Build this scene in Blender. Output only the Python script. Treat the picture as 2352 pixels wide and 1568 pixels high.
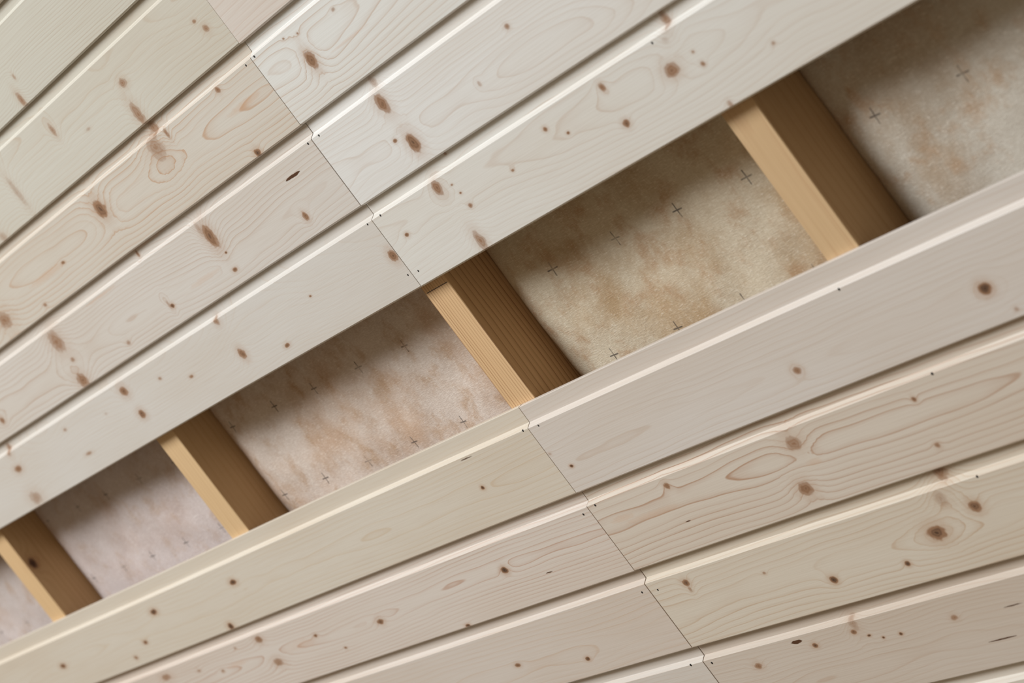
import bpy, math, random
from mathutils import Matrix, Vector, noise

# ---------------------------------------------------------------- clear
for o in list(bpy.data.objects):
    bpy.data.objects.remove(o, do_unlink=True)
scene = bpy.context.scene
COL = scene.collection

# World: X runs along the ceiling boards, Y across them, Z up (metres).
Z0 = 3.60                      # height of the visible board faces

# ---------------------------------------------------------------- camera
FPX = 6200.0
right = Vector((0.4903588, 0.5948770, 0.6369220))
down = Vector((-0.2488482, 0.7959618, -0.5518328))
fwd = Vector((-0.8352382, 0.1120992, 0.5383410))
cam_data = bpy.data.cameras.new('camera')
cam_data.sensor_fit = 'HORIZONTAL'
cam_data.sensor_width = 36.0
cam_data.lens = FPX / 2352.0 * 36.0
cam_data.clip_start = 0.05
cam_data.dof.use_dof = True
cam_data.dof.focus_distance = 2.62
cam_data.dof.aperture_fstop = 8.5
cam = bpy.data.objects.new('camera', cam_data)
COL.objects.link(cam)
M = Matrix.Identity(4)
for i in range(3):
    M[i][0] = right[i]
    M[i][1] = -down[i]
    M[i][2] = -fwd[i]
M[0][3], M[1][3], M[2][3] = 2.1944959, -0.1961073, Z0 - 1.3692699
cam.matrix_world = M
scene.camera = cam

# ---------------------------------------------------------------- light
world = bpy.data.worlds.new('room_daylight')
scene.world = world
world.use_nodes = True
bg = world.node_tree.nodes['Background']
bg.inputs['Color'].default_value = (1.0, 0.78, 0.52, 1)
bg.inputs['Strength'].default_value = 0.225

wl = bpy.data.lights.new('window_daylight', 'AREA')
wl.shape = 'RECTANGLE'
wl.size, wl.size_y = 3.0, 2.1
wl.energy = 462.0
wl.color = (0.925, 0.975, 1.0)
wo = bpy.data.objects.new('window_daylight', wl)
COL.objects.link(wo)
wo.location = (-1.9, -4.35, Z0 - 3.35)
wo.rotation_euler = (Vector((0.35, 0.74, 0.58))).to_track_quat('-Z', 'Y').to_euler()

vs = scene.view_settings
vs.view_transform = 'Standard'
vs.look = 'None'
vs.gamma = 1.0
vs.use_curve_mapping = False
vs.exposure = 0.0

# ---------------------------------------------------------------- node helpers
def srgb(r, g, b):
    def c(x):
        x /= 255.0
        return x / 12.92 if x <= 0.04045 else ((x + 0.055) / 1.055) ** 2.4
    return (c(r), c(g), c(b), 1.0)

class NT:
    """Small wrapper that makes node graphs readable."""
    def __init__(self, tree):
        self.t = tree
    def put(self, sock, v):
        if isinstance(v, bpy.types.NodeSocket):
            self.t.links.new(v, sock)
        elif v is not None:
            sock.default_value = v
    def math(self, op, a, b=None, c=None, clamp=False):
        n = self.t.nodes.new('ShaderNodeMath')
        n.operation = op
        n.use_clamp = clamp
        for s, v in zip(n.inputs, (a, b, c)):
            self.put(s, v)
        return n.outputs[0]
    def vmath(self, op, a, b=None):
        n = self.t.nodes.new('ShaderNodeVectorMath')
        n.operation = op
        self.put(n.inputs[0], a)
        self.put(n.inputs[1], b)
        return n.outputs['Value'] if op in ('LENGTH', 'DISTANCE') else n.outputs['Vector']
    def ramp01(self, v, a, b, lo=0.0, hi=1.0):
        n = self.t.nodes.new('ShaderNodeMapRange')
        n.interpolation_type = 'SMOOTHSTEP'
        self.put(n.inputs['Value'], v)
        n.inputs['From Min'].default_value = a
        n.inputs['From Max'].default_value = b
        n.inputs['To Min'].default_value = lo
        n.inputs['To Max'].default_value = hi
        return n.outputs[0]
    def noise(self, vec, scale=1.0, detail=2.0, rough=0.5, color=False):
        n = self.t.nodes.new('ShaderNodeTexNoise')
        self.put(n.inputs['Vector'], vec)
        n.inputs['Scale'].default_value = scale
        n.inputs['Detail'].default_value = detail
        n.inputs['Roughness'].default_value = rough
        return n.outputs['Color'] if color else n.outputs[0]
    def mapping(self, vec, scale=(1, 1, 1), loc=(0, 0, 0), rot=(0, 0, 0)):
        n = self.t.nodes.new('ShaderNodeMapping')
        self.put(n.inputs['Vector'], vec)
        n.inputs['Scale'].default_value = scale
        n.inputs['Location'].default_value = loc
        n.inputs['Rotation'].default_value = rot
        return n.outputs[0]
    def mix(self, fac, a, b, blend='MIX'):
        n = self.t.nodes.new('ShaderNodeMix')
        n.data_type = 'RGBA'
        n.blend_type = blend
        self.put(n.inputs[0], fac)
        self.put(n.inputs[6], a)
        self.put(n.inputs[7], b)
        return n.outputs[2]
    def sep(self, v):
        n = self.t.nodes.new('ShaderNodeSeparateXYZ')
        self.put(n.inputs[0], v)
        return n.outputs
    def comb(self, x, y, z):
        n = self.t.nodes.new('ShaderNodeCombineXYZ')
        for s, v in zip(n.inputs, (x, y, z)):
            self.put(s, v)
        return n.outputs[0]

def new_mat(name):
    m = bpy.data.materials.new(name)
    m.use_nodes = True
    nt = m.node_tree
    bsdf = nt.nodes['Principled BSDF']
    return m, NT(nt), bsdf

# A knot: dark heart, ring, tan halo, and a push on the year rings around it.
kg = bpy.data.node_groups.new('knot', 'ShaderNodeTree')
for nm, ty in (('Position', 'NodeSocketVector'), ('Centre', 'NodeSocketVector'),
               ('InvSize', 'NodeSocketVector'), ('Wobble', 'NodeSocketVector'), ('Dark', 'NodeSocketFloat'), ('Push', 'NodeSocketFloat')):
    kg.interface.new_socket(nm, in_out='INPUT', socket_type=ty)
for nm in ('Core', 'Halo', 'Ring'):
    kg.interface.new_socket(nm, in_out='OUTPUT', socket_type='NodeSocketFloat')
gi = kg.nodes.new('NodeGroupInput')
go = kg.nodes.new('NodeGroupOutput')
K = NT(kg)
q = K.vmath('ADD', K.vmath('MULTIPLY', K.vmath('SUBTRACT', gi.outputs['Position'], gi.outputs['Centre']), gi.outputs['InvSize']), gi.outputs['Wobble'])
d = K.vmath('LENGTH', q)
core = K.ramp01(d, 0.68, 1.12, 1.0, 0.0)
heart = K.ramp01(d, 0.0, 0.95, 1.0, 0.62)
wav = K.math('MULTIPLY_ADD', K.math('SINE', K.math('MULTIPLY', d, 17.0)), 0.10, 0.92)
kg.links.new(K.math('MULTIPLY', K.math('MULTIPLY', core, heart), K.math('MULTIPLY', wav, gi.outputs['Dark'])), go.inputs['Core'])
halo = K.ramp01(d, 0.7, 3.0, 1.0, 0.0)
kg.links.new(K.math('MULTIPLY', K.math('MULTIPLY', halo, halo), gi.outputs['Dark']), go.inputs['Halo'])
kg.links.new(K.math('MULTIPLY', K.math('POWER', 0.80, K.math('MULTIPLY', d, d)), gi.outputs['Push']), go.inputs['Ring'])

def wood_material(name, seed, early, late, spacing=0.005, y0=-0.05, depth=0.03, contrast=0.5,
                  amp_d=0.03, amp_y=0.012, knots=(), rough=0.46, swap=False, late_w=0.26, xs=1.0,
                  fine=0.10, mottle=0.5):
    """Sawn softwood: concentric year rings cut by the face, fine streaks and knots.
    knots: (x, y, sx, sy, dark, kind) in object metres; kind 0 knot, 1 resin pocket or crack, 2 resin stain."""
    m, N, bsdf = new_mat(name)
    rnd = random.Random(seed)
    if not swap:
        lum = 0.2126 * early[0] + 0.7152 * early[1] + 0.0722 * early[2]
        early = tuple((lum + (c - lum) * 0.72) * 0.93 for c in early[:3]) + (1.0,)
    tc = N.t.nodes.new('ShaderNodeTexCoord')
    P = tc.outputs['Object']
    if swap:                                        # lengthwise direction is Y
        s = N.sep(P)
        P = N.comb(s[1], s[0], s[2])
    off = (rnd.uniform(0, 50), rnd.uniform(0, 50), rnd.uniform(0, 50))
    x, y, z = N.sep(P)
    nA = N.noise(N.mapping(P, (2.2 * xs, 0.0, 0.0), off), 1.0, 1.0)
    nB = N.noise(N.mapping(P, (2.6 * xs, 5.0, 5.0), (off[1], off[2], off[0])), 1.0, 2.0)
    nC = N.noise(N.mapping(P, (9 * xs, 45.0, 45.0), (off[2], off[0], off[1])), 1.0, 2.0)
    yy = N.math('ADD', N.math('SUBTRACT', y, y0), N.math('MULTIPLY', N.math('SUBTRACT', nA, 0.5), amp_y * 2))
    zz = N.math('ADD', N.math('ADD', z, depth), N.math('MULTIPLY', N.math('SUBTRACT', nB, 0.5), amp_d * 2))
    r = N.math('SQRT', N.math('ADD', N.math('MULTIPLY', yy, yy), N.math('MULTIPLY', zz, zz)))
    rr = N.math('MULTIPLY_ADD', r, 1.0 / spacing, N.math('MULTIPLY', nC, 0.9))
    # knots
    wob = N.vmath('MULTIPLY', N.vmath('SUBTRACT', N.noise(N.mapping(P, (150, 150, 150), off), 1.0, 1.0, color=True), (0.5, 0.5, 0.5)), (0.6, 0.6, 0.6)) if knots else None
    cores, halos, pockets, stains = [], [], [], []
    for (kx, ky, sx, sy, dark, kind) in knots:
        if kind == 0:
            sx, sy = sx * 1.15, sy * 1.15
        g = N.t.nodes.new('ShaderNodeGroup')
        g.node_tree = kg
        N.put(g.inputs['Position'], P)
        N.put(g.inputs['Wobble'], wob)
        g.inputs['Centre'].default_value = (kx, ky, 0.0095 if swap else 0)
        g.inputs['InvSize'].default_value = (1 / sx, 1 / sy, 1 / 0.0055 if swap else 0)
        g.inputs['Dark'].default_value = dark
        g.inputs['Push'].default_value = 0.0 if kind == 2 else rnd.choice((-1, 1)) * min(2.6, 1.2 * sy / spacing)
        if kind == 0:
            cores.append(g.outputs['Core'])
            halos.append(g.outputs['Halo'])
            rr = N.math('ADD', rr, g.outputs['Ring'])
        elif kind == 1:
            pockets.append(g.outputs['Core'])
        else:
            stains.append(g.outputs['Core'])
    def mx(lst):
        v = lst[0]
        for w in lst[1:]:
            v = N.math('MAXIMUM', v, w)
        return v
    t = N.math('FRACT', rr)
    thin = N.math('MULTIPLY', N.ramp01(t, 0.80, 0.93), N.ramp01(t, 0.94, 1.0, 1.0, 0.0))
    soft = N.math('MULTIPLY', N.ramp01(t, 1.0 - late_w * 2.4, 0.92), N.ramp01(t, 0.93, 1.0, 1.0, 0.0))
    lw = N.math('MULTIPLY_ADD', thin, 0.72, N.math('MULTIPLY', soft, 0.38))
    wn = N.t.nodes.new('ShaderNodeTexWhiteNoise')
    wn.noise_dimensions = '1D'
    N.put(wn.inputs['W'], N.math('FLOOR', rr))
    lw = N.math('MULTIPLY', lw, N.math('MULTIPLY_ADD', wn.outputs['Value'], 0.65, 0.35))
    patch = N.noise(N.mapping(P, (3.0 * xs, 14.0, 14.0), (off[0], off[2], off[1])), 1.0, 2.0)
    lw = N.math('MULTIPLY', lw, N.ramp01(patch, 0.25, 0.7, 0.45, 1.0))
    col = N.mix(N.math('MULTIPLY', lw, contrast), early, late)
    # broad tone, fine streaks
    tone = N.noise(N.mapping(P, (2.5 * xs, 11.0, 11.0), (off[1], off[0], off[2])), 1.0, 3.0)
    col = N.mix(N.ramp01(tone, 0.3, 0.75, 0.0, mottle), col, N.mix(1.0, col, (0.91, 0.85, 0.78, 1), 'MULTIPLY'))
    streak = N.noise(N.mapping(P, (14 * xs, 750.0, 750.0), off), 1.0, 2.0)
    col = N.mix(N.ramp01(streak, 0.35, 0.75, 0.0, fine), col, N.mix(1.0, col, (0.62, 0.50, 0.40, 1), 'MULTIPLY'))
    if stains:
        col = N.mix(mx(stains), col, srgb(196, 142, 96))
    if halos:
        col = N.mix(N.math('MULTIPLY', mx(halos), 0.42), col, srgb(172, 128, 92))
    if cores:
        kc = mx(cores)
        col = N.mix(N.ramp01(kc, 0.0, 0.55), col, srgb(150, 112, 84))
        col = N.mix(N.ramp01(kc, 0.40, 0.95), col, srgb(62, 38, 24))
    if pockets:
        pc = mx(pockets)
        col = N.mix(N.ramp01(pc, 0.05, 0.5), col, srgb(78, 44, 20))
    N.put(bsdf.inputs['Base Color'], col)
    bsdf.inputs['Roughness'].default_value = rough
    bsdf.inputs['Specular IOR Level'].default_value = 0.3 if swap else 0.7
    bump = N.t.nodes.new('ShaderNodeBump')
    bump.inputs['Strength'].default_value = 0.12
    bump.inputs['Distance'].default_value = 0.0006
    N.put(bump.inputs['Height'], streak)
    N.put(bsdf.inputs['Normal'], bump.outputs['Normal'])
    return m

# ---------------------------------------------------------------- object helpers
def mesh_obj(name, verts, faces, mat, parent=None, loc=(0, 0, 0), smooth=False):
    me = bpy.data.meshes.new(name)
    me.from_pydata(verts, [], faces)
    me.update()
    if smooth:
        me.polygons.foreach_set('use_smooth', [True] * len(me.polygons))
    me.materials.append(mat)
    o = bpy.data.objects.new(name, me)
    COL.objects.link(o)
    o.location = loc
    if parent:
        o.parent = parent
    return o

def extrude_profile(profile, xs, wob=None):
    """Closed profile [(y, z)] swept along X through stations xs."""
    verts, faces = [], []
    n = len(profile)
    for i, xx in enumerate(xs):
        dy, dz = wob(xx) if wob else (0, 0)
        for (py, pz) in profile:
            verts.append((xx, py + dy, pz + dz))
    for i in range(len(xs) - 1):
        for j in range(n):
            a, b = i * n + j, i * n + (j + 1) % n
            faces.append((a, b, b + n, a + n))
    faces.append(tuple(range(n - 1, -1, -1)))
    faces.append(tuple((len(xs) - 1) * n + j for j in range(n)))
    return verts, faces

# ---------------------------------------------------------------- ceiling boards
ceiling = bpy.data.objects.new('ceiling', None)
COL.objects.link(ceiling)
ceiling.location = (0, 0, Z0)
ceiling['kind'] = 'structure'
ceiling['label'] = 'pale pine board ceiling with one open strip showing rafters and insulation'

# knots, resin pockets and stains by board: (u, v, half length, half width, darkness, kind) in millimetres
KNOTS = {
    (1, 'L'): [(-404.1, -414.4, 3.0, 3.7, 0.35, 0), (-422.5, -390.7, 6.0, 10.2, 0.5, 0)],
    (2, 'L'): [(-41.5, -331.5, 4.0, 2.1, 0.5, 0), (-32.0, -319.2, 5.5, 4.1, 0.5, 0), (-224.2, -333.0, 8.0, 4.8, 0.5, 0), (-408.1, -345.5, 5.0, 7.8, 0.45, 0), (-342.2, -320.9, 5.8, 1.8, 0.3, 0), (-237.5, -298.8, 8.1, 15.0, 0.5, 0), (-566.2, -321.1, 6.5, 22.2, 0.28, 0), (-664.8, -291.6, 9.2, 7.0, 0.3, 0)],
    (3, 'L'): [(-238.8, -278.3, 9.1, 9.7, 0.5, 0), (-250.3, -261.6, 15.5, 16.0, 0.42, 0), (-214.8, -265.6, 3.6, 6.1, 0.5, 0), (-83.1, -267.1, 4.9, 3.4, 0.6, 0), (-93.9, -195.2, 5.8, 4.2, 0.85, 0), (-430.4, -247.6, 12.2, 10.8, 0.75, 0), (-801.9, -215.7, 18.6, 10.4, 0.5, 0), (-582.0, -226.8, 4.4, 2.0, 0.65, 0), (-686.3, -201.0, 4.7, 2.5, 0.5, 0), (-60.6, -240.2, 40.6, 4.2, 0.3, 2), (-631.6, -226.9, 62.5, 4.5, 0.3, 2)],
    (3, 'R'): [(83.0, -233.7, 8.1, 9.2, 0.7, 0), (66.7, -265.0, 2.2, 1.2, 0.5, 0), (91.1, -260.7, 2.2, 1.2, 0.5, 0), (161.8, -257.2, 3.5, 1.9, 0.4, 0), (153.0, -228.0, 42.3, 1.6, 0.25, 2)],
    (4, 'L'): [(-436.3, -185.3, 3.1, 4.2, 0.6, 0), (-273.4, -155.3, 10.2, 13.9, 0.7, 0), (-282.8, -167.0, 5.6, 9.9, 0.3, 0), (-266.8, -132.1, 2.8, 1.3, 0.8, 0), (-273.2, -112.2, 5.6, 2.3, 0.7, 0), (-434.1, -117.5, 4.1, 2.8, 0.9, 0), (-439.3, -120.4, 3.1, 6.2, 0.35, 0), (-574.3, -110.6, 5.5, 3.0, 0.4, 0), (-723.3, -158.4, 15.5, 14.8, 0.5, 0), (-718.3, -130.4, 6.0, 3.1, 0.45, 0), (-730.8, -103.8, 13.2, 9.7, 0.6, 0), (-991.2, -117.8, 6.8, 4.9, 0.6, 0), (-94.4, -117.0, 5.0, 4.7, 0.65, 0), (-67.3, -156.5, 18.0, 1.7, 0.97, 1), (-338.2, -122.1, 43.5, 3.7, 0.22, 2), (-400.0, -189.8, 60.0, 2.3, 0.3, 2), (-559.4, -171.8, 54.7, 2.0, 0.3, 2)],
    (4, 'R'): [(134.7, -163.1, 8.6, 10.3, 0.65, 0), (135.8, -183.8, 5.7, 6.3, 0.35, 0), (137.4, -118.1, 8.6, 9.9, 0.75, 0), (115.4, -128.6, 3.6, 2.0, 0.65, 0), (356.9, -154.8, 3.7, 2.6, 0.5, 0), (275.2, -128.5, 2.6, 2.6, 0.3, 0)],
    (5, 'L'): [(-375.2, -77.2, 5.9, 5.1, 0.5, 0), (-372.4, -32.9, 6.9, 6.5, 0.7, 0), (-500.3, -40.6, 5.3, 1.9, 0.55, 0), (-566.4, -57.3, 4.4, 2.0, 0.45, 0), (-660.9, -67.0, 9.2, 6.6, 0.7, 0), (-659.0, -33.3, 8.1, 5.6, 0.75, 0), (-857.9, -65.3, 5.1, 2.1, 0.4, 0), (-844.5, -25.3, 10.2, 2.1, 0.45, 0), (-1046.2, -54.6, 11.2, 4.5, 0.65, 0), (-1039.9, -82.5, 7.0, 7.2, 0.5, 0), (-1057.8, -10.9, 16.9, 9.5, 0.4, 0), (-736.9, -55.6, 3.6, 1.5, 0.25, 0), (-7.7, -38.9, 7.1, 6.3, 0.7, 0), (-181.5, -47.3, 2.6, 1.3, 0.65, 0), (-282.2, -16.0, 5.6, 2.3, 0.75, 0)],
    (5, 'R'): [(159.9, -93.2, 2.8, 1.6, 0.45, 0), (238.4, -48.5, 2.7, 1.5, 0.55, 0), (500.6, -50.1, 9.4, 6.0, 0.6, 0), (535.7, -53.6, 2.1, 1.4, 0.45, 0), (536.9, -41.2, 2.7, 2.4, 0.55, 0), (413.6, -68.5, 4.1, 4.0, 0.6, 0), (314.3, -63.8, 3.2, 2.2, 0.65, 0), (337.7, -51.0, 2.5, 1.5, 0.7, 0), (411.3, -32.2, 4.7, 3.3, 0.75, 0), (535.0, -2.9, 3.2, 3.1, 0.4, 0), (525.3, -87.5, 5.4, 7.6, 0.5, 0), (619.4, -26.8, 2.5, 1.7, 0.4, 0), (516.3, -73.3, 4.4, 3.5, 0.2, 0), (34.8, -49.0, 3.8, 2.1, 0.75, 0), (124.5, -70.9, 7.2, 8.0, 0.6, 0), (147.0, -66.5, 2.1, 1.2, 0.5, 0), (150.4, -55.9, 2.1, 1.2, 0.65, 0), (151.6, -41.6, 3.5, 2.4, 0.55, 0), (130.2, -8.4, 7.2, 11.2, 0.5, 0)],
    (6, 'L'): [(-137.0, 210.1, 3.4, 2.2, 0.95, 0), (-743.3, 197.2, 8.3, 3.7, 0.95, 0), (-984.6, 191.7, 9.4, 3.9, 0.95, 0), (-825.5, 247.6, 7.4, 4.3, 0.98, 0), (-1066.3, 224.9, 6.9, 2.8, 0.75, 0), (-1121.9, 239.5, 5.7, 2.9, 0.55, 0), (-1346.1, 210.9, 9.5, 3.6, 0.8, 0), (-129.1, 175.0, 15.1, 0.9, 0.5, 1)],
    (6, 'R'): [(651.5, 220.0, 6.8, 5.1, 0.95, 0), (667.2, 244.8, 2.9, 2.0, 0.35, 0), (22.5, 224.7, 3.0, 1.7, 0.95, 0), (4.2, 204.9, 3.1, 1.7, 0.3, 0), (399.8, 222.6, 5.3, 3.7, 0.6, 0)],
    (7, 'L'): [(-784.6, 276.2, 9.6, 4.8, 0.6, 0), (-1082.6, 279.8, 13.9, 4.6, 0.5, 0), (-854.7, 275.9, 3.7, 1.6, 0.4, 0), (-985.5, 287.1, 5.3, 2.2, 0.45, 0), (-926.2, 298.3, 5.1, 2.2, 0.45, 0), (-202.8, 301.1, 6.1, 3.7, 0.98, 0), (-497.7, 307.9, 7.2, 3.5, 0.8, 0), (-338.7, 346.2, 4.7, 1.9, 0.95, 0), (-652.3, 296.8, 4.5, 2.1, 0.75, 0), (-608.7, 323.6, 3.3, 1.5, 0.65, 0), (-778.8, 312.4, 11.9, 5.3, 0.5, 0), (-133.1, 319.7, 7.5, 0.9, 0.6, 1), (-879.2, 296.7, 32.6, 3.8, 0.25, 2), (-700.3, 301.0, 51.5, 7.3, 0.15, 2)],
    (7, 'R'): [(134.5, 277.6, 4.2, 3.7, 0.65, 0), (333.5, 282.6, 10.4, 6.9, 0.5, 0), (308.3, 325.9, 9.3, 7.0, 0.65, 0), (502.9, 283.7, 2.7, 2.5, 0.7, 0), (492.6, 328.1, 3.3, 2.6, 0.55, 0), (127.4, 317.9, 4.9, 0.8, 0.6, 1), (87.1, 299.2, 50.7, 3.8, 0.22, 2), (342.3, 305.0, 12.2, 3.8, 0.2, 2), (39.5, 292.7, 22.4, 3.8, 0.25, 2)],
    (8, 'L'): [(-303.1, 407.6, 5.4, 2.4, 0.75, 0), (-175.8, 423.2, 4.2, 2.3, 0.9, 0)],
    (8, 'R'): [(467.3, 352.2, 8.8, 8.9, 0.55, 0), (485.3, 390.1, 7.0, 5.2, 0.8, 0), (454.1, 374.0, 7.8, 8.2, 0.3, 0), (61.4, 376.3, 5.1, 3.8, 0.8, 0), (60.5, 383.5, 2.9, 3.4, 0.4, 0), (178.1, 390.4, 2.7, 1.6, 0.45, 0), (423.0, 402.5, 11.3, 7.2, 0.85, 0), (260.7, 417.0, 5.1, 3.6, 0.95, 0), (364.0, 422.3, 3.5, 2.7, 0.95, 0)],
    (9, 'R'): [(75.7, 480.7, 5.7, 3.4, 0.6, 0), (243.4, 463.7, 5.7, 8.1, 0.35, 0), (237.2, 472.0, 3.8, 2.4, 0.75, 0), (174.0, 475.1, 4.0, 2.5, 0.85, 0), (253.2, 479.2, 2.5, 1.2, 0.95, 0), (269.2, 484.9, 1.9, 1.2, 0.95, 0), (294.2, 485.5, 2.5, 1.6, 0.95, 0), (372.0, 483.5, 4.6, 2.7, 0.5, 0), (153.1, 466.8, 10.2, 2.1, 0.9, 1), (408.9, 514.4, 21.4, 0.8, 0.85, 1), (447.4, 486.1, 15.4, 0.8, 0.55, 1)],
}
# lower edge (Y) of each row of boards; the open strip lies between rows 5 and 6
EDGE = {k: -0.096 * (5 - k) for k in range(-1, 6)}
EDGE.update({k: 0.2515 + 0.096 * (k - 6) for k in range(6, 12)})
GAP = {2: .0005, 3: .0008, 4: .0018, 5: .0011, 6: .0011, 7: .0012, 8: .0017, 9: .0017}   # open butt joints
X_LEFT, X_RIGHT = -2.25, 1.35

# board section: Y from the lower edge, Z up from the face
PROFILE = [(-0.1006, 0.0118), (-0.1006, 0.0064), (-0.1002, 0.0060), (-0.0826, 0.0058), (-0.0822, 0.0055),
           (-0.0794, 0.0004), (-0.0789, 0.0), (-0.0004, 0.0), (0.0013, 0.0022), (0.0013, 0.0034),
           (-0.0058, 0.0040), (-0.0058, 0.0118)]

PALE = srgb(226, 215, 200)
# early, late, spacing, y0, depth, contrast, amp_d
GRAIN = {
    (1, 'L'): (srgb(209, 203, 186), srgb(172, 148, 126), .0042, -.30, .02, .55, .02),
    (2, 'L'): (srgb(213, 206, 190), srgb(186, 158, 130), .0055, -.075, .030, .40, .03),
    (2, 'R'): (srgb(222, 208, 196), srgb(188, 152, 130), .0055, -.060, .030, .5, .03),
    (3, 'L'): (srgb(218, 207, 192), srgb(186, 142, 104), .0060, -.045, .016, .75, .022),
    (3, 'R'): (srgb(229, 226, 220), srgb(184, 150, 122), .0058, -.058, .022, .62, .026),
    (4, 'L'): (srgb(220, 210, 200), srgb(180, 148, 124), .0050, -.030, .020, .60, .022),
    (4, 'R'): (srgb(231, 227, 222), srgb(190, 162, 140), .0040, -.028, .03, .45, .03),
    (5, 'L'): (srgb(219, 211, 202), srgb(196, 172, 150), .0045, -.085, .04, .34, .04),
    (5, 'R'): (srgb(228, 223, 215), srgb(188, 160, 138), .0050, -.060, .03, .42, .03),
    (6, 'L'): (srgb(222, 208, 188), srgb(194, 164, 126), .0060, -.040, .012, .36, .016),
    (6, 'R'): (srgb(222, 210, 200), srgb(188, 162, 140), .0055, -.030, .016, .42, .02),
    (7, 'L'): (srgb(224, 208, 194), srgb(180, 138, 112), .0048, -.045, .010, .70, .016),
    (7, 'R'): (srgb(222, 206, 188), srgb(168, 122, 88), .0068, -.052, .016, .78, .016),
    (8, 'L'): (srgb(220, 204, 190), srgb(192, 156, 122), .0060, -.030, .014, .40, .02),
    (8, 'R'): (srgb(222, 206, 184), srgb(180, 142, 104), .0055, -.040, .018, .62, .02),
    (9, 'L'): (srgb(218, 206, 194), srgb(190, 160, 136), .0050, -.040, .02, .4, .02),
    (9, 'R'): (srgb(214, 196, 178), srgb(176, 142, 114), .0040, -.030, .03, .42, .025),
}
DEFAULT_GRAIN = (PALE, srgb(188, 158, 132), .0052, -.05, .025, .45, .025)
PLANK_LABEL = {
    (4, 'L'): 'pine ceiling board with a dark slit of resin near its sawn end',
    (5, 'L'): 'plain pale board along the open strip, left of the butt joint',
    (5, 'R'): 'pale board along the open strip with scattered small knots, right of the butt joint',
    (6, 'L'): 'yellowish board below the open strip with an exposed rebate and small black knots',
    (6, 'R'): 'smooth board below the open strip with one big dark knot at its far end',
    (7, 'L'): 'pinkish board with closed oval grain loops',
    (7, 'R'): 'board with bold orange grain lines and grey round knots',
    (8, 'R'): 'board with a large oval brown knot and two small ringed black knots',
    (9, 'R'): 'brownish board with a thin dark crack and a bark pocket',
}
nail_mat, N, b = new_mat('dark_nail_steel')
b.inputs['Base Color'].default_value = srgb(58, 56, 56)
b.inputs['Metallic'].default_value = 0.7
b.inputs['Roughness'].default_value = 0.5
planks = {}
for k in sorted(EDGE):
    for side in ('L', 'R'):
        rnd = random.Random(k * 17 + (5 if side == 'R' else 0))
        e = EDGE[k]
        gap = GAP.get(k, .0006) / 2
        x0, x1 = (X_LEFT, -gap) if side == 'L' else (gap, X_RIGHT)
        g = GRAIN.get((k, side), DEFAULT_GRAIN)
        kn = [(u / 1000 - x0, v / 1000 - e, su / 1000, sv / 1000, dk, kd)
              for (u, v, su, sv, dk, kd) in KNOTS.get((k, side), [])]
        mat = wood_material('pine_board', 100 + k * 2 + (side == 'R'), g[0], g[1], spacing=g[2] * 0.82, y0=g[3],
                            depth=g[4], contrast=g[5], amp_d=g[6], knots=kn)
        n = 10
        xs = [i * (x1 - x0) / n for i in range(n + 1)]
        ph = rnd.uniform(0, 10)
        wob = lambda xx, ph=ph: (0.0004 * math.sin(xx * 5 + ph), 0.00015 * math.sin(xx * 3.1 + ph * 2))
        vv, ff = extrude_profile(PROFILE, xs, wob)
        o = mesh_obj('plank', vv, ff, mat, ceiling, (x0, e, 0))
        if (k, side) in PLANK_LABEL:
            o['label'] = PLANK_LABEL[(k, side)]
        planks[(k, side)] = (o, x0, e)

# nails near the butt joints and over the next rafter: (row, u, v) in millimetres
NAILS = [(3, -14.1, -268.0), (3, 7.2, -269.4), (5, 17.5, -78.0), (5, -10.6, -77.5), (5, -7.1, -15.6), (5, 12.3, -13.8),
         (4, 15.1, -173.6), (4, -9.4, -173.3), (5, 500.9, -77.0), (6, 18.5, 174.4), (6, -9.9, 172.8), (7, 14.0, 270.4),
         (7, -13.3, 274.8), (8, 13.1, 374.2), (8, -12.9, 371.7), (9, -22.0, 461.0), (9, 11.9, 464.8), (7, 540.8, 268.8),
         (8, 510.3, 365.4), (6, 508.4, 173.0)]
hv, hf = [], []
for ring, (rr_, zz_) in enumerate(((0.00135, 0.0004), (0.00135, -0.0001), (0.0008, -0.00035))):
    for i in range(10):
        a = i * math.tau / 10
        hv.append((rr_ * math.cos(a), rr_ * math.sin(a), zz_))
for ring in range(2):
    for i in range(10):
        j = (i + 1) % 10
        hf.append((ring * 10 + i, ring * 10 + 10 + i, ring * 10 + 10 + j, ring * 10 + j))
hf.append(tuple(20 + i for i in range(9, -1, -1)))
nail_mesh = bpy.data.meshes.new('nail')
nail_mesh.from_pydata(hv, [], hf)
nail_mesh.materials.append(nail_mat)
for (k, u, v) in NAILS:
    o, x0, e = planks[(k, 'L' if u < 0 else 'R')]
    nl = bpy.data.objects.new('nail', nail_mesh)
    COL.objects.link(nl)
    nl.parent = o
    nl.location = (u / 1000 - x0, v / 1000 - e, 0)

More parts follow.
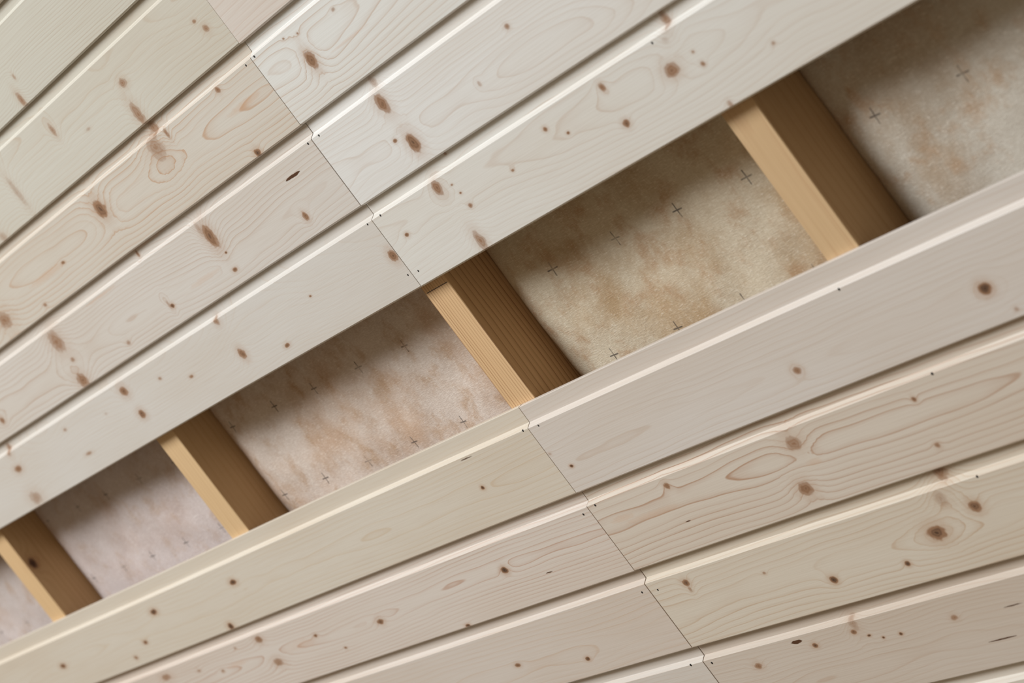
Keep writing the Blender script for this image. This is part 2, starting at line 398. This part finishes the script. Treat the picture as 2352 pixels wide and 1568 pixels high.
# ---------------------------------------------------------------- rafters
RAFTERS = [(-1.3055, -1.2565, 'leftmost rafter, with a black knot on its side'),
           (-0.6965, -0.6480, 'clean yellow rafter crossing the open strip, second from the left'),
           (-0.0225, 0.0240, 'rafter behind the butt joints, with a pencil line across its face'),
           (0.5025, 0.5460, 'pinkish blurred rafter at the right end of the open strip')]
RCOL = [(srgb(216, 182, 138), srgb(170, 118, 74)), (srgb(216, 184, 142), srgb(184, 138, 92)),
        (srgb(219, 183, 140), srgb(134, 84, 46)), (srgb(206, 174, 134), srgb(178, 132, 96))]
ZR = 0.0121
rafters = []
for i, (a, b_, lab) in enumerate(RAFTERS):
    w = b_ - a
    kn = []
    if i == 0:
        kn = [(0.887, w, 0.0085, 0.012, .98, 0)]
    mat = wood_material('rafter_wood', 40 + i, RCOL[i][0], RCOL[i][1], spacing=(.004, .006, .0044, .007)[i],
                        y0=(-.03, .10, .075, .02)[i], depth=(.03, .05, .015, .03)[i],
                        contrast=(.6, .5, 1.0, .55)[i], amp_d=.01, amp_y=.004, knots=kn, swap=True, rough=.6,
                        fine=.2, xs=.8)
    c = 0.0007
    prof = [(0, c), (c, 0), (w - c, 0), (w, c), (w, 0.16), (0, 0.16)]
    y0, y1 = -0.82, 0.86
    n = len(prof)
    verts = [(px, 0, pz) for px, pz in prof] + [(px, y1 - y0, pz) for px, pz in prof]
    faces = [(j, (j + 1) % n, (j + 1) % n + n, j + n) for j in range(n)]
    faces += [tuple(range(n)), tuple(range(2 * n - 1, n - 1, -1))]
    o = mesh_obj('rafter', verts, faces, mat, None, (a, y0, Z0 + ZR))
    o['label'] = lab
    o['category'] = 'rafter'
    o['group'] = 'rafters behind the ceiling boards'
    rafters.append(o)

graphite, N, b = new_mat('graphite')
b.inputs['Base Color'].default_value = srgb(70, 52, 40)
b.inputs['Roughness'].default_value = 0.6
o = mesh_obj('pencil_mark', [(0.003, 0.0, 0), (0.0455, 0.0, 0), (0.0455, 0.0008, 0), (0.003, 0.0008, 0),
                             (0.003, 0.0, -.00005), (0.0455, 0.0, -.00005), (0.0455, 0.0008, -.00005), (0.003, 0.0008, -.00005)],
             [(4, 7, 6, 5), (0, 1, 2, 3), (0, 4, 5, 1), (1, 5, 6, 2), (2, 6, 7, 3), (3, 7, 4, 0)], graphite, rafters[2], (0, 0.8306, 0))
o['label'] = 'thin dark pencil line'

# ---------------------------------------------------------------- insulation between the rafters
def wool_material(name, seed, base, stain, stain_amt, ox, oy):
    m, N, bsdf = new_mat(name)
    rnd = random.Random(seed)
    tc = N.t.nodes.new('ShaderNodeTexCoord')
    P = tc.outputs['Object']
    off = (rnd.uniform(0, 30), rnd.uniform(0, 30), rnd.uniform(0, 30))
    broad = N.noise(N.mapping(P, (9, 10, 9), off), 1.0, 5.0, 0.62)
    broad2 = N.noise(N.mapping(P, (26, 28, 26), (off[1], off[2], off[0])), 1.0, 4.0, 0.65)
    col = N.mix(N.ramp01(broad, 0.40, 0.72, 0.0, stain_amt), base, stain)
    col = N.mix(N.ramp01(broad2, 0.48, 0.72, 0.0, stain_amt * 0.8), col, srgb(182, 146, 112))
    rot = (0, 0, math.radians(18))
    fib = N.noise(N.mapping(P, (160, 900, 400), off, rot), 1.0, 3.0, 0.65)
    fib2 = N.noise(N.mapping(P, (700, 220, 400), off, (0, 0, math.radians(-25))), 1.0, 2.0, 0.6)
    f = N.math('MULTIPLY_ADD', fib2, 0.5, fib)
    col = N.mix(N.ramp01(f, 0.55, 0.95, 0.30, 0.0), col, N.mix(1.0, col, (0.55, 0.46, 0.38, 1), 'MULTIPLY'))
    col = N.mix(N.ramp01(f, 0.82, 1.05, 0.0, 0.55), col, srgb(236, 226, 214))
    # printed grid of small crosses every 10 cm
    x, y, z = N.sep(P)
    gx = N.math('SUBTRACT', N.math('PINGPONG', N.math('ADD', x, ox), 0.0525), 0.0)
    yy = N.math('MULTIPLY_ADD', x, -0.03, N.math('ADD', y, oy))
    gy = N.math('PINGPONG', yy, 0.0500)
    arm1 = N.math('MULTIPLY', N.ramp01(gx, .0004, .0012, 1, 0), N.ramp01(gy, .0070, .0085, 1, 0))
    arm2 = N.math('MULTIPLY', N.ramp01(gy, .0004, .0010, 1, 0), N.ramp01(gx, .0065, .0085, 1, 0))
    worn = N.ramp01(N.noise(N.mapping(P, (60, 60, 60), off), 1.0, 2.0), 0.3, 0.6, 0.35, 0.85)
    col = N.mix(N.math('MULTIPLY', N.math('MAXIMUM', arm1, arm2), worn), col, srgb(74, 66, 62))
    N.put(bsdf.inputs['Base Color'], col)
    bsdf.inputs['Roughness'].default_value = 0.95
    bsdf.inputs['Specular IOR Level'].default_value = 0.1
    bump = N.t.nodes.new('ShaderNodeBump')
    bump.inputs['Strength'].default_value = 0.35
    bump.inputs['Distance'].default_value = 0.0015
    N.put(bump.inputs['Height'], N.math('MULTIPLY_ADD', broad2, 1.2, f))
    N.put(bsdf.inputs['Normal'], bump.outputs['Normal'])
    return m

ZI = 0.062
BAYS = [(X_LEFT, RAFTERS[0][0], srgb(206, 194, 190), srgb(184, 158, 142), .5, 'insulation batt in the bay left of the leftmost rafter'),
        (RAFTERS[0][1], RAFTERS[1][0], srgb(210, 197, 194), srgb(188, 162, 150), .5, 'pinkish insulation batt between the two left rafters'),
        (RAFTERS[1][1], RAFTERS[2][0], srgb(216, 201, 190), srgb(190, 156, 128), .75, 'stained beige insulation batt with faint printed crosses, left of the pencil-marked rafter'),
        (RAFTERS[2][1], RAFTERS[3][0], srgb(212, 198, 176), srgb(180, 150, 114), .85, 'yellowish brown insulation batt with clear printed crosses, right of the pencil-marked rafter'),
        (RAFTERS[3][1], X_RIGHT, srgb(204, 196, 184), srgb(172, 146, 118), .7, 'greyish blurred insulation batt at the right end of the open strip')]
# where the printed crosses fall in each bay (ceiling coordinates of one cross)
CROSS = [(-1.40, .05), (-0.80, .045), (-0.190, .054), (0.110, .057), (0.602, .071)]
for i, (a, b_, base, stain, amt, lab) in enumerate(BAYS):
    y0, y1 = -0.80, 0.84
    a, b_ = a + 0.0006, b_ - 0.0006
    cx, cy = CROSS[i]
    mat = wool_material('insulation_wool', 70 + i, base, stain, amt, 10.5 + a - cx, 10.0 + y0 - cy + 0.03 * (cx - a))
    nx, ny = int((b_ - a) / 0.008), 150
    verts, faces = [], []
    for ix in range(nx + 1):
        s = ix / nx
        for iy in range(ny + 1):
            px, py = (b_ - a) * s, (y1 - y0) * iy / ny
            el, er = px, (b_ - a) - px
            edge = 0.010 * math.exp(-el / 0.018) + 0.004 * math.exp(-er / 0.018)
            p = Vector((px + a, py + y0, i * 3.7))
            bulge = 0.008 * noise.noise(p * 5.0) + 0.0035 * noise.noise(p * 14.0) + 0.0014 * noise.noise(p * 38.0)
            verts.append((px, py, edge - 0.003 + bulge * min(1.0, 0.35 + min(el, er) / 0.05)))
    for ix in range(nx):
        for iy in range(ny):
            q0 = ix * (ny + 1) + iy
            faces.append((q0, q0 + 1, q0 + ny + 2, q0 + ny + 1))
    # closed back and sides
    rim = [ix * (ny + 1) for ix in range(nx + 1)] + [nx * (ny + 1) + iy for iy in range(1, ny + 1)] + \
          [ix * (ny + 1) + ny for ix in range(nx - 1, -1, -1)] + [iy for iy in range(ny - 1, 0, -1)]
    base_i = len(verts)
    for r_ in rim:
        verts.append((verts[r_][0], verts[r_][1], 0.09))
    for j in range(len(rim)):
        j2 = (j + 1) % len(rim)
        faces.append((rim[j], rim[j2], base_i + j2, base_i + j))
    faces.append(tuple(base_i + j for j in range(len(rim))))
    o = mesh_obj('insulation_batt', verts, faces, mat, None, (a, y0, Z0 + ZI), smooth=True)
    o['label'] = lab
    o['category'] = 'insulation'
    o['group'] = 'insulation between the rafters'
